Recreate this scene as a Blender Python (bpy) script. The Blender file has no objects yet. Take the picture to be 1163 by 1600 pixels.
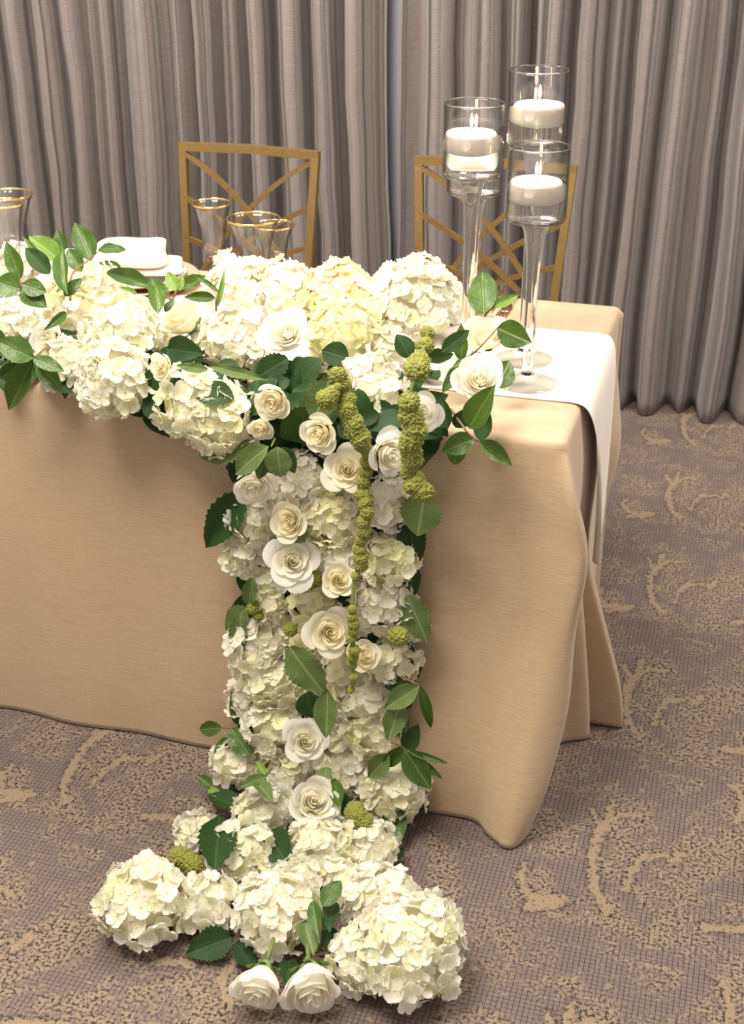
import bpy, bmesh, math, random
from mathutils import Vector, Matrix, noise
R = random.Random(7)
PI = math.pi
S = bpy.context.scene
C = S.collection

# ------------------------------------------------------------------ camera
F_PX, PITCH, YAW = 2094.1, 0.46847, -0.28224
CAM = Vector((0.2608, -2.0686, 1.6723))
FW = Vector((math.sin(YAW)*math.cos(PITCH), math.cos(YAW)*math.cos(PITCH), -math.sin(PITCH)))
RT = Vector((math.cos(YAW), -math.sin(YAW), 0)); UP = RT.cross(FW)
cd = bpy.data.cameras.new('camera'); cam = bpy.data.objects.new('camera', cd); C.objects.link(cam)
cam.matrix_world = Matrix.Translation(CAM) @ Matrix((RT, UP, -FW)).transposed().to_4x4()
cd.sensor_fit = 'VERTICAL'; cd.sensor_height = 36; cd.lens = F_PX/1600*36; cd.clip_start = .05
cd.dof.use_dof = True; cd.dof.focus_distance = 2.35; cd.dof.aperture_fstop = 7.1
S.camera = cam

# ------------------------------------------------------------------ world, lights, exposure
w = bpy.data.worlds.new('world'); S.world = w; w.use_nodes = True
bg = w.node_tree.nodes['Background']; bg.inputs[0].default_value = (1.0, .93, .87, 1); bg.inputs[1].default_value = .44
def area(name, loc, target, size, power, col):
    l = bpy.data.lights.new(name, 'AREA'); l.shape = 'DISK'; l.size = size; l.energy = power; l.color = col
    o = bpy.data.objects.new(name, l); C.objects.link(o); o.location = loc
    o.rotation_euler = (Vector(target)-Vector(loc)).to_track_quat('-Z', 'Y').to_euler()
area('ceiling_light', (-.9, -.9, 3.0), (-.6, 0, .5), 1.3, 84, (1, .91, .80))
area('ceiling_light', (.9, .9, 3.0), (.3, .7, 0), .9, 50, (1, .90, .79))
area('ceiling_light', (-1.6, .9, 3.0), (-1.4, 1.5, 0), .9, 50, (1, .90, .79))
S.view_settings.view_transform = 'Standard'; S.view_settings.look = 'None'
S.view_settings.gamma = 1; S.view_settings.use_curve_mapping = False; S.view_settings.exposure = .5

# ------------------------------------------------------------------ pixel helpers
def ray(px, py): return (FW + RT*((px-581.5)/F_PX) - UP*((py-800)/F_PX))
def hit(px, py, ax, v):
    d = ray(px, py); return CAM + d*((v-CAM[ax])/d[ax])
TZ = .76
def surf(px, py, h):
    """point where the pixel's line of sight meets the surface lying h above table top / cloth front / carpet"""
    d = ray(px, py)
    tt = (TZ+h-CAM.z)/d.z; tf = (-h-CAM.y)/d.y; tg = (h-CAM.z)/d.z
    p = CAM+d*max(tt, tf); cl = max(0, -cloth_y(p.x, p.z))          # the front drape stands out a little towards its hem
    tf = (-h-cl-CAM.y)/d.y
    t = max(tt, tf); n = Vector((0, 0, 1)) if tt > tf else Vector((0, -1, 0))
    if tg < t: t = tg; n = Vector((0, 0, 1))
    p = CAM + d*t
    # blend normals at the table's edge
    if p.y < .08 and p.z > TZ-.1: n = Vector((0, -.7, .7))
    if n.y < -.9: n = Vector((0, -.92, .38))
    return p, n
def dep(p): return (p-CAM).dot(FW)
def m_of(px, p): return px*dep(p)/F_PX

# ------------------------------------------------------------------ object helpers
def obj(name, me, mat=None, parent=None, mw=None):
    o = bpy.data.objects.new(name, me); C.objects.link(o)
    if mat is not None and me is not None and not me.materials: me.materials.append(mat)
    if parent: o.parent = parent
    if mw is not None: o.matrix_local = mw
    return o
def tag(o, label, cat, group=None):
    o['label'] = label; o['category'] = cat
    if group: o['group'] = group
    return o
def thing(name, label, cat, mw=None, group=None):
    o = bpy.data.objects.new(name, None); C.objects.link(o); o.empty_display_size = .02
    if mw is not None: o.matrix_world = mw
    return tag(o, label, cat, group)
def struct(o): o['kind'] = 'structure'; return o
def mesh(name, vs, fs, smooth=True, uv=None, attr=None):
    me = bpy.data.meshes.new(name); me.from_pydata([tuple(v) for v in vs], [], fs); me.update()
    if smooth: me.polygons.foreach_set('use_smooth', [True]*len(me.polygons))
    if uv:
        L = me.uv_layers.new(name='UVMap')
        for l in me.loops: L.data[l.index].uv = uv[l.vertex_index]
    if attr:
        a = me.attributes.new('c', 'FLOAT', 'POINT'); a.data.foreach_set('value', attr)
    return me
def grid_faces(nu, nv, off=0, loop=False):
    f = []
    for j in range(nv-1):
        for i in range(nu if loop else nu-1):
            a = off+j*nu+i; b = off+j*nu+(i+1) % nu
            f.append((a, b, b+nu, a+nu))
    return f
def lathe(prof, seg=40, rib=None, caps=False):
    vs = []
    for k, (r, z) in enumerate(prof):
        for i in range(seg):
            t = 2*PI*i/seg; rr = r*(1+(rib(k, t) if rib else 0)); vs.append((rr*math.cos(t), rr*math.sin(t), z))
    fs = grid_faces(seg, len(prof), 0, True)
    if caps:
        fs.append(tuple(range(seg-1, -1, -1))); fs.append(tuple(range((len(prof)-1)*seg, len(prof)*seg)))
    return vs, fs
def tube(pts, rad, seg=8, close=True):
    pts = [Vector(p) for p in pts]; vs = []; n = len(pts)
    u = None
    for i, p in enumerate(pts):
        t = (pts[min(i+1, n-1)]-pts[max(i-1, 0)]).normalized()
        if u is None: u = t.orthogonal().normalized()
        u = (u-t*u.dot(t)).normalized(); v = t.cross(u)
        r = rad[i] if isinstance(rad, (list, tuple)) else rad
        for k in range(seg):
            a = 2*PI*k/seg; vs.append(p+u*(r*math.cos(a))+v*(r*math.sin(a)))
    fs = grid_faces(seg, n, 0, True)
    if close: fs += [tuple(range(seg-1, -1, -1)), tuple(range((n-1)*seg, n*seg))]
    return vs, fs
def cat_rom(P, k):
    P = [Vector(p) for p in P]; out = []
    for i in range(len(P)-1):
        a, b, c, d = P[max(i-1, 0)], P[i], P[i+1], P[min(i+2, len(P)-1)]
        for j in range(k):
            t = j/k
            out.append(.5*((2*b)+(c-a)*t+(2*a-5*b+4*c-d)*t*t+(3*b-a-3*c+d)*t**3))
    out.append(P[-1]); return out
def boxv(x0, x1, y0, y1, z0, z1):
    vs = [(x, y, z) for z in (z0, z1) for y in (y0, y1) for x in (x0, x1)]
    return vs, [(0, 2, 3, 1), (4, 5, 7, 6), (0, 1, 5, 4), (2, 6, 7, 3), (0, 4, 6, 2), (1, 3, 7, 5)]
def join(*parts):
    V = []; Fc = []
    for v, f in parts:
        o = len(V); V += [Vector(p) for p in v]; Fc += [tuple(i+o for i in q) for q in f]
    return V, Fc

# ------------------------------------------------------------------ materials
class NT:
    def __init__(s, name):
        s.m = bpy.data.materials.new(name); s.m.use_nodes = True; s.t = s.m.node_tree; s.t.nodes.clear()
        s.out = s.t.nodes.new('ShaderNodeOutputMaterial')
    def n(s, t, **kw):
        x = s.t.nodes.new('ShaderNode'+t)
        for k, v in kw.items(): setattr(x, k, v)
        return x
    def l(s, a, b): s.t.links.new(a, b)
    def put(s, sock, v):
        if isinstance(v, bpy.types.NodeSocket): s.l(v, sock)
        elif v is not None: sock.default_value = v if not (isinstance(v, tuple) and len(v) == 3 and sock.type == 'RGBA') else (*v, 1)
    def math(s, op, a, b=None, c=None, clamp=False):
        x = s.n('Math', operation=op); x.use_clamp = clamp
        for i, v in enumerate((a, b, c)): s.put(x.inputs[i], v)
        return x.outputs[0]
    def mix(s, f, a, b, mode='MIX'):
        x = s.n('Mix', data_type='RGBA', blend_type=mode)
        s.put(x.inputs[0], f); s.put(x.inputs[6], a); s.put(x.inputs[7], b); return x.outputs[2]
    def ramp(s, v, stops, interp='LINEAR'):
        x = s.n('ValToRGB'); s.put(x.inputs[0], v); e = x.color_ramp.elements; x.color_ramp.interpolation = interp
        while len(e) < len(stops): e.new(.5)
        for k, (p, c) in enumerate(stops): e[k].position = p; e[k].color = (*c, 1) if len(c) == 3 else c
        return x.outputs[0]
    def step(s, v, a, b):
        x = s.n('MapRange', clamp=True); s.put(x.inputs[0], v); x.inputs[1].default_value = a; x.inputs[2].default_value = b; return x.outputs[0]
    def noise(s, vec, scale, detail=2, rough=.5, dist=0, dims='3D'):
        x = s.n('TexNoise', noise_dimensions=dims); 
        if vec is not None: s.put(x.inputs['Vector'], vec)
        x.inputs['Scale'].default_value = scale; x.inputs['Detail'].default_value = detail; x.inputs['Roughness'].default_value = rough; x.inputs['Distortion'].default_value = dist
        return x.outputs[0]
    def mapping(s, vec, scale=(1, 1, 1), loc=(0, 0, 0), rot=(0, 0, 0)):
        x = s.n('Mapping'); s.put(x.inputs[0], vec); x.inputs['Scale'].default_value = scale; x.inputs['Location'].default_value = loc; x.inputs['Rotation'].default_value = rot; return x.outputs[0]
    def coord(s, w='Object'): return s.n('TexCoord').outputs[w]
    def attr(s, name): x = s.n('Attribute'); x.attribute_name = name; return x.outputs
    def bump(s, h, strength, dist):
        x = s.n('Bump'); s.put(x.inputs['Height'], h); x.inputs['Strength'].default_value = strength; x.inputs['Distance'].default_value = dist; return x.outputs[0]
    def pr(s, col, rough=.6, normal=None, **kw):
        x = s.n('BsdfPrincipled'); s.put(x.inputs['Base Color'], col); s.put(x.inputs['Roughness'], rough)
        if normal is not None: s.l(normal, x.inputs['Normal'])
        for k, v in kw.items(): s.put(x.inputs[k], v)
        s.l(x.outputs[0], s.out.inputs[0]); return x
    def thin(s, p, col, f):
        t = s.n('BsdfTranslucent'); s.put(t.inputs[0], col); x = s.n('MixShader'); x.inputs[0].default_value = f
        s.l(p.outputs[0], x.inputs[1]); s.l(t.outputs[0], x.inputs[2]); s.l(x.outputs[0], s.out.inputs[0])

def mat_petal(name, cream, tip, tl=.42):
    m = NT(name); a = m.attr('c')['Fac']; oi = m.n('ObjectInfo')
    base = m.mix(m.math('MULTIPLY', a, 1), cream, tip)
    col = m.mix(1, base, oi.outputs['Color'], 'MULTIPLY')
    v = m.step(oi.outputs['Random'], 0, 1); v = m.math('MULTIPLY_ADD', v, .10, .92)
    col = m.mix(1, col, m.ramp(v, [(0, (0, 0, 0)), (1, (1, 1, 1))]), 'MULTIPLY')
    p = m.pr(col, .62, **{'Specular IOR Level': .2}); m.thin(p, col, tl); return m.m
M = {}
M['floret'] = mat_petal('hydrangea_petal', (.90, .865, .62), (.93, .905, .86))
M['rose'] = mat_petal('rose_petal', (.985, .935, .77), (.985, .965, .90), .5)
def mat_leaf(name, c1, c2, vein, rough, spec):
    m = NT(name); uv = m.n('UVMap').outputs[0]; sp = m.n('SeparateXYZ'); m.l(uv, sp.inputs[0]); u, v = sp.outputs[0], sp.outputs[1]
    oi = m.n('ObjectInfo').outputs['Random']
    au = m.math('ABSOLUTE', m.math('SUBTRACT', u, .5))
    mid = m.step(au, .028, .008)
    side = m.math('FRACT', m.math('MULTIPLY', m.math('SUBTRACT', v, m.math('MULTIPLY', au, .75)), 8.0))
    side = m.step(m.math('ABSOLUTE', m.math('SUBTRACT', side, .5)), .07, .02)
    col = m.mix(oi, c1, c2)
    nz = m.noise(m.coord('Object'), 6, 3); col = m.mix(m.math('MULTIPLY', nz, .5), col, c2)
    ve = m.math('MAXIMUM', mid, m.math('MULTIPLY', side, .45)); col = m.mix(m.math('MULTIPLY', ve, .55), col, vein)
    geo = m.n('NewGeometry').outputs['Backfacing']; col2 = m.mix(geo, col, m.mix(.45, col, (.22, .30, .14)))
    p = m.pr(col2, rough, m.bump(m.math('SUBTRACT', nz, ve), .35, .004), **{'Specular IOR Level': spec})
    m.thin(p, m.mix(.5, col, (.18, .32, .02)), .10); return m.m
M['leaf'] = mat_leaf('glossy_leaf', (.030, .070, .007), (.058, .118, .012), (.15, .23, .05), .38, .45)
M['dull'] = mat_leaf('hydrangea_leaf_dull', (.090, .140, .042), (.130, .180, .055), (.28, .36, .17), .6, .3)
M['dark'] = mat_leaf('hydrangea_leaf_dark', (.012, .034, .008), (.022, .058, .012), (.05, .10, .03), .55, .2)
M['pale'] = mat_leaf('young_leaf', (.14, .25, .04), (.18, .30, .05), (.35, .45, .16), .45, .4)
def simple(name, col, rough=.5, **kw):
    m = NT(name); m.pr(col, rough, **kw); return m.m
M['stem'] = simple('green_stem', (.13, .17, .035), .55)
M['twig'] = simple('brown_twig', (.20, .11, .045), .6)
M['sepal'] = simple('rose_sepal', (.16, .27, .06), .5)
def mat_amar():
    m = NT('amaranthus'); oi = m.n('ObjectInfo').outputs['Random']; nz = m.noise(m.coord('Object'), 9, 3)
    col = m.mix(m.math('MULTIPLY_ADD', nz, .9, -.1, True), (.20, .23, .03), (.52, .53, .14)); col = m.mix(m.math('MULTIPLY', oi, .35), col, (.30, .30, .04))
    m.pr(col, .75, m.bump(m.noise(m.coord('Object'), 60, 2), .5, .05)); return m.m
M['amar'] = mat_amar()
def mat_cloth(name, ca, cb, wx, wz):
    m = NT(name); g = m.coord('Object')
    # woven slubs: long thin streaks both ways
    n1 = m.noise(m.mapping(g, (22, 22, 620)), 1, 3, .6); n2 = m.noise(m.mapping(g, (520, 520, 16)), 1, 2, .6); n3 = m.noise(g, 3.0, 2)
    s = m.math('ADD', m.math('MULTIPLY', n1, wx), m.math('MULTIPLY', n2, wz)); s = m.math('MULTIPLY_ADD', n3, .12, s)
    f = m.step(s, .35*(wx+wz)+.05, .66*(wx+wz)+.07)
    p = m.pr(m.mix(f, ca, cb), .52, m.bump(s, .35, .0015), **{'Specular IOR Level': .35, 'Sheen Weight': .25}); return m.m
M['linen'] = mat_cloth('beige_linen', (.435, .303, .186), (.525, .380, .246), .75, .25)
M['runner'] = mat_cloth('ivory_runner', (.74, .68, .58), (.81, .75, .66), .5, .5)
M['napkin'] = mat_cloth('white_napkin', (.74, .70, .62), (.80, .76, .69), .5, .5)
def glassmat(name, col=(1, 1, 1), ior=1.45, rough=0):
    m = NT(name); x = m.n('BsdfGlass'); x.inputs[0].default_value = (*col, 1); x.inputs['IOR'].default_value = ior; x.inputs['Roughness'].default_value = rough
    m.l(x.outputs[0], m.out.inputs[0]); return m.m
M['glass'] = glassmat('clear_glass', (.995, .995, .99)); M['water'] = glassmat('water', (.99, .995, .99), 1.33)
def thinglass(name, edge):
    m = NT(name); lw = m.n('LayerWeight'); lw.inputs[0].default_value = .5; fc = lw.outputs['Facing']
    p4 = m.math('POWER', fc, 4.0); tr = m.n('BsdfTransparent'); m.l(m.mix(m.math('POWER', fc, 2.4), (.985, .988, .985), edge), tr.inputs[0])
    gl = m.n('BsdfGlossy'); gl.inputs['Roughness'].default_value = .02; x = m.n('MixShader')
    m.l(m.math('MULTIPLY_ADD', p4, .75, .05), x.inputs[0]); m.l(tr.outputs[0], x.inputs[1]); m.l(gl.outputs[0], x.inputs[2]); m.l(x.outputs[0], m.out.inputs[0]); return m.m
M['foot'] = thinglass('foot_glass', (.80, .80, .79))
M['thin'] = thinglass('thin_clear_glass', (.40, .40, .39))
M['gold'] = simple('gold_rim', (.85, .55, .20), .25, Metallic=1.0)
def mat_goldpaint():
    m = NT('gold_paint'); nz = m.noise(m.coord('Object'), 120, 3)
    m.pr(m.mix(nz, (.27, .175, .068), (.39, .265, .105)), .38, m.bump(nz, .25, .002), Metallic=.75); return m.m
M['goldpaint'] = mat_goldpaint()
M['rosegold'] = simple('rose_gold', (.80, .46, .34), .22, Metallic=1.0)
M['blush'] = simple('blush_charger', (.62, .38, .28), .18, **{'Specular IOR Level': .6})
M['china'] = simple('white_china', (.78, .74, .68), .2)
M['cushion'] = simple('ivory_seat_pad', (.72, .64, .52), .8)
def mat_wax():
    m = NT('candle_wax'); p = m.pr((.96, .89, .80), .45, **{'Subsurface Weight': .7, 'Subsurface Radius': (.03, .017, .010), 'Subsurface Scale': .5}); return m.m
M['wax'] = mat_wax(); M['wick'] = simple('wick', (.03, .025, .02), .9)
def mat_flame():
    m = NT('flame'); e = m.n('Emission'); e.inputs[0].default_value = (1, .66, .30, 1); e.inputs[1].default_value = 42; m.l(e.outputs[0], m.out.inputs[0]); return m.m
M['flame'] = mat_flame()
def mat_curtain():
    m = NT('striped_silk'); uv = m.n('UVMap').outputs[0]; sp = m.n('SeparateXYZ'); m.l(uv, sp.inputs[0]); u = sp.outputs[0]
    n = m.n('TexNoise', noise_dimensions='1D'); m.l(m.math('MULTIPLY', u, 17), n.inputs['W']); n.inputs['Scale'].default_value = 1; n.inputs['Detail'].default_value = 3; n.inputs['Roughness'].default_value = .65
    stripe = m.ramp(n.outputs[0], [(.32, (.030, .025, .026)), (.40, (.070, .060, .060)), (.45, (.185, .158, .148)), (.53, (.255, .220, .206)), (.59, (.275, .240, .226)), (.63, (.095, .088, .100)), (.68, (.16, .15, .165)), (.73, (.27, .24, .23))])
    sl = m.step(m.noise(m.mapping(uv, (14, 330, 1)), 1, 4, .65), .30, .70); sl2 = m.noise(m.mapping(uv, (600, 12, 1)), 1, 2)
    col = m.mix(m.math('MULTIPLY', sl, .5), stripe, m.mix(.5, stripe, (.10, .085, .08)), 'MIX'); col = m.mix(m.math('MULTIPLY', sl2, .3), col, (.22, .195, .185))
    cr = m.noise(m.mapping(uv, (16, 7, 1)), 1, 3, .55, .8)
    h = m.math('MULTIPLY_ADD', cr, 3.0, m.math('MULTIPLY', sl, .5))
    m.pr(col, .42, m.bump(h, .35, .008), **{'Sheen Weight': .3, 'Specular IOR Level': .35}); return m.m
M['curtain'] = mat_curtain()
M['wall'] = simple('blue_grey_wall', (.55, .56, .66), .8)

def mat_carpet():
    m = NT('patterned_carpet'); g = m.coord('Object'); 
    sp = m.n('SeparateXYZ'); m.l(g, sp.inputs[0]); X, Y = sp.outputs[0], sp.outputs[1]
    PX, PY = 1.045, .5202
    # tile-local coordinates (carpet repeat)
    iy = m.math('FLOOR', m.math('DIVIDE', m.math('ADD', Y, .36), PY)); lx0 = m.math('SUBTRACT', m.math('MODULO', m.math('ADD', X, 20*PX+.30), PX), .30)
    ly0 = m.math('SUBTRACT', m.math('SUBTRACT', Y, m.math('MULTIPLY', iy, PY)), 0)
    cb = m.n('CombineXYZ'); m.l(lx0, cb.inputs[0]); m.l(ly0, cb.inputs[1]); loc = cb.outputs[0]
    wob = m.n('TexNoise'); m.l(g, wob.inputs['Vector']); wob.inputs['Scale'].default_value = 75; wob.inputs['Detail'].default_value = 1
    def va(op, a, b):
        x = m.n('VectorMath', operation=op); m.put(x.inputs[0], a); m.put(x.inputs[1], b); return x.outputs
    wv = va('MULTIPLY', va('SUBTRACT', wob.outputs['Color'], (.5, .5, .5))[0], (.026, .026, 0))[0]
    q = va('ADD', loc, va('MULTIPLY', wv, (1.1, 1.1, 0))[0])[0]
    # branch motif as capsules
    segs = [((.161, -.258), (.136, -.215), .006), ((.136, -.215), (.122, -.15), .007), ((.122, -.15), (.116, -.08), .007), ((.116, -.08), (.128, -.034), .008), ((.128, -.034), (.135, .043), .005),
            ((.128, -.034), (.155, .010), .005), ((.155, .010), (.191, .014), .005), ((.120, -.045), (.099, .010), .005),
            ((-.001, -.216), (.025, -.26), .005), ((-.001, -.216), (.004, -.18), .005), ((.025, -.26), (.085, -.250), .009),
            ((.191, -.147), (.211, -.087), .005), ((.20, -.11), (.245, -.085), .006), ((.26, -.10), (.275, -.07), .007), ((.03, -.285), (.075, -.262), .009), ((.185, -.20), (.19, -.15), .004),
            ((.24, .20), (.30, .19), .005), ((.30, .19), (.36, .16), .006), ((.36, .16), (.42, .175), .005), ((.36, .16), (.38, .10), .006), ((.38, .10), (.37, .05), .006),
            ((.45, -.02), (.50, -.06), .006), ((.50, -.06), (.56, -.05), .009), ((.60, .05), (.63, .00), .006), ((.63, .00), (.62, -.07), .006), ((.62, -.07), (.655, -.12), .005), ((.33, -.25), (.42, -.23), .009)]
    d = None
    for a, b, r in segs:
        ab = (b[0]-a[0], b[1]-a[1], 0); L2 = ab[0]**2+ab[1]**2
        pa = va('SUBTRACT', q, (a[0], a[1], 0))[0]
        h = m.math('DIVIDE', va('DOT_PRODUCT', pa, ab)[1], L2, clamp=True)
        sc = m.n('VectorMath', operation='SCALE'); sc.inputs[0].default_value = ab; m.l(h, sc.inputs['Scale'])
        e = m.math('SUBTRACT', va('LENGTH', va('SUBTRACT', pa, sc.outputs[0])[0], None)[1], r)
        d = e if d is None else m.math('MINIMUM', d, e)
    branch = m.math('MULTIPLY', m.step(d, .0028, -.001), m.step(m.noise(g, 110, 2, .6), .33, .42)); halo = m.step(d, .012, .004)
    # speckled tan patches and dots
    nA = m.noise(loc, 9.0, 5, .68, .5); patch = m.step(nA, .43, .56)
    nB = m.noise(va('ADD', loc, (3.1, 1.7, 0))[0], 36, 3, .6); blob = m.step(nB, .64, .68)
    # weave: rows of small looped squares
    c = .0088
    fx = m.math('FRACT', m.math('DIVIDE', X, c)); fy = m.math('FRACT', m.math('DIVIDE', Y, c))
    dx = m.math('ABSOLUTE', m.math('SUBTRACT', fx, .5)); dy = m.math('ABSOLUTE', m.math('SUBTRACT', fy, .5))
    mx = m.math('MAXIMUM', dx, dy)
    ringm = m.math('MULTIPLY', m.step(mx, .40, .33), m.step(mx, .10, .17))
    line = m.step(dx, .41, .46); line2 = m.math('MULTIPLY', m.step(dy, .40, .46), .6)
    fine = m.noise(g, 420, 2, .6); wn = m.noise(g, 150, 2, .7)
    ground = m.mix(m.math('MULTIPLY', ringm, .8), (.112, .086, .084), (.205, .158, .138)); ground = m.mix(m.math('MULTIPLY', m.math('MAXIMUM', line, line2), .85), ground, (.045, .032, .033))
    ground = m.mix(m.math('MULTIPLY', m.step(fine, .35, .7), .35), ground, (.155, .118, .102))
    tan = m.mix(m.step(fine, .3, .7), (.200, .146, .098), (.315, .240, .165))
    spk = m.step(wn, .47, .53); sp2 = m.step(wn, .36, .30)
    col = m.mix(m.math('MULTIPLY', patch, spk), ground, tan)
    col = m.mix(m.math('MULTIPLY', m.math('MULTIPLY', patch, m.step(wn, .46, .40)), .85), col, (.034, .025, .025))
    col = m.mix(m.math('MULTIPLY', m.math('MULTIPLY', halo, m.step(wn, .55, .42)), .8), col, (.034, .025, .025))
    col = m.mix(m.math('MAXIMUM', m.math('MULTIPLY', blob, .9), branch), col, tan)
    hgt = m.math('ADD', m.math('MULTIPLY', fine, .7), m.math('SUBTRACT', m.math('MULTIPLY', m.math('MAXIMUM', branch, patch), .6), m.math('MULTIPLY', line, .6)))
    m.pr(col, .92, m.bump(hgt, .5, .003), **{'Specular IOR Level': .1}); return m.m
M['carpet'] = mat_carpet()

# ------------------------------------------------------------------ setting: floor, wall, curtains
v, f = boxv(-4, 3, -3.2, 2.45, -.03, 0); struct(obj('floor', mesh('floor', v, f, False), M['carpet']))
v, f = boxv(-4, 3, 2.18, 2.30, 0, 3.1); struct(obj('wall_back', mesh('wall_back', v, f, False), M['wall']))

YC = 2.08
def curtain(name, label, valleys, x_end0, x_end1):
    # plan curve: valleys lie back, ridges bulge to the room
    ctrl = [(x_end0, YC+.03)]
    for i, x in enumerate(valleys):
        ctrl.append((x, YC+.066+R.uniform(-.012, .012)))
        if i+1 < len(valleys):
            g = valleys[i+1]-x; mid = x+g*R.uniform(.42, .58)
            if g > .09:
                ctrl.append((mid-g*.20, YC-.044+R.uniform(-.018, .010))); ctrl.append((mid+g*.20, YC-.044+R.uniform(-.014, .016)))
            else: ctrl.append((mid, YC-.028+R.uniform(-.01, .014)))
    ctrl.append((x_end1, YC+.02))
    pts = cat_rom([(a, b, 0) for a, b in ctrl], 7)
    us = [0]
    for a, b in zip(pts, pts[1:]): us.append(us[-1]+(b-a).length)
    zs = [0.004, .05, .12, .22, .35, .5, .65, .8, .95, 1.1, 1.25, 1.5, 1.9, 2.3, 2.75]
    vs = []; uv = []
    ph = R.uniform(0, 9)
    for z in zs:
        for p, u in zip(pts, us):
            k = 1-z/2.75
            n1 = noise.noise(Vector((p.x*3+ph, z*1.3, 0))); n2 = noise.noise(Vector((p.x*9, z*4+ph, 4)))
            amp = .80+.25*k
            vs.append((p.x+.025*n1*k+.006*n2, YC+.012+(p.y-YC-.012)*amp-.012*k+.008*n2, z)); uv.append((u, z))
    n = len(pts); fs = grid_faces(n, len(zs))
    me = mesh(name, vs, fs, True, uv); o = obj(name, me, M['curtain'])
    md = o.modifiers.new('thickness', 'SOLIDIFY'); md.thickness = .002
    return tag(o, label, 'curtain', None)
def wx(px, py=200): return hit(px, py, 1, YC).x
left_v = [-3.85, -3.74, -3.62, -3.52, -3.40, -3.29, -3.17, -3.06, -2.97, -2.86, -2.75, -2.62, -2.52, -2.40] + [wx(p) for p in (-95, -38, 25, 66, 110, 151, 205, 267, 305, 352, 393, 434, 490, 542, 588)]
right_v = [wx(p) for p in (655, 715, 783, 826, 890, 941, 980, 1033, 1091, 1136, 1190)] + [.40, .50, .63, .73, .86, .97, 1.08, 1.19, 1.32, 1.43, 1.55, 1.66]
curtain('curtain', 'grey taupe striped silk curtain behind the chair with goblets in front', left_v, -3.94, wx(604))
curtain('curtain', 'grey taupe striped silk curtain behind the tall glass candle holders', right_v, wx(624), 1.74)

# ------------------------------------------------------------------ tablecloth
LV = [.745, .66, .55, .40, .25, .10, .004]          # heights of the drape control rows
cols = []                                            # columns run from back-left round the front to the right and back
def straight(x, y, fx, fy): cols.append([(x+fx*k, y+fy*k) for k in (0, .15, .3, .5, .7, .9, 1)])
XL, YB = -2.44, .762
straight(-.3, YB, 0, .03); straight(-1.2, YB, 0, .025); straight(-2.1, YB, 0, .03)
straight(XL+.02, YB, -.05, .05); straight(XL, YB-.02, -.05, .05); straight(XL, .5, -.02, 0); straight(XL, .2, -.05, 0)
straight(XL, .02, -.05, -.05); straight(XL+.02, 0, -.05, -.05)
for x, d in ((-2.2, -.012), (-2.0, -.04), (-1.8, -.012), (-1.62, -.03), (-1.45, -.012), (-1.28, -.024), (-1.12, -.010), (-.98, -.022), (-.84, -.010), (-.70, -.022), (-.56, -.014), (-.44, -.030)): straight(x, 0, 0, d)
cols += [
 [(-.33, 0), (-.33, -.004), (-.33, -.008), (-.33, -.014), (-.33, -.026), (-.33, -.045), (-.33, -.056)],
 [(-.225, 0), (-.225, -.004), (-.225, -.010), (-.225, -.022), (-.225, -.045), (-.225, -.075), (-.225, -.090)],
 [(-.125, 0), (-.122, -.005), (-.12, -.012), (-.118, -.026), (-.118, -.050), (-.118, -.080), (-.116, -.094)],
 [(-.06, 0), (-.055, -.008), (-.05, -.018), (-.055, -.036), (-.06, -.07), (-.07, -.108), (-.078, -.126)],
 [(-.018, .001), (-.008, -.014), (.006, -.026), (.000, -.048), (-.006, -.085), (-.026, -.128), (-.042, -.150)],
 [(-.003, .006), (.022, -.026), (.045, -.030), (.036, -.040), (.036, -.058), (.012, -.105), (-.022, -.140)],
 [(.000, .018), (.026, -.006), (.051, -.004), (.038, .000), (.034, -.018), (.014, -.060), (-.008, -.095)],
 [(.000, .045), (.018, .030), (.034, .036), (.004, .040), (-.022, .030), (-.030, .000), (-.030, -.020)],
 [(.000, .090), (.012, .080), (.018, .090), (-.006, .105), (-.036, .110), (-.040, .110), (-.040, .100)],
 [(.000, .145), (.012, .140), (.012, .150), (-.004, .175), (-.024, .180), (-.010, .190), (.006, .195)],
 [(.000, .185), (.012, .180), (.015, .190), (.016, .222), (.034, .222), (.052, .228), (.060, .232)],
 [(.000, .215), (.013, .212), (.017, .220), (.012, .246), (.018, .262), (.030, .275), (.036, .280)],
 [(.000, .250), (.013, .248), (.019, .250), (.026, .262), (.066, .268), (.108, .282), (.122, .287)],
 [(.000, .300), (.013, .298), (.019, .296), (.022, .282), (.050, .292), (.078, .305), (.090, .310)],
 [(.000, .360), (.013, .355), (.019, .345), (.021, .310), (.058, .322), (.100, .335), (.118, .338)],
 [(.000, .430), (.013, .430), (.017, .420), (.018, .400), (.024, .400), (.030, .400), (.034, .400)],
 [(.000, .520), (.026, .510), (.048, .470), (.026, .445), (.008, .480), (.006, .490), (.006, .490)],
 [(.000, .580), (.026, .565), (.038, .530), (.020, .510), (.000, .550), (-.004, .550), (-.006, .550)],
 [(.000, .650), (.010, .650), (.008, .645), (.002, .640), (-.004, .640), (-.006, .640), (-.008, .640)]]
straight(0, YB-.03, -.004, .0); straight(-.02, YB, 0, .012)
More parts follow.
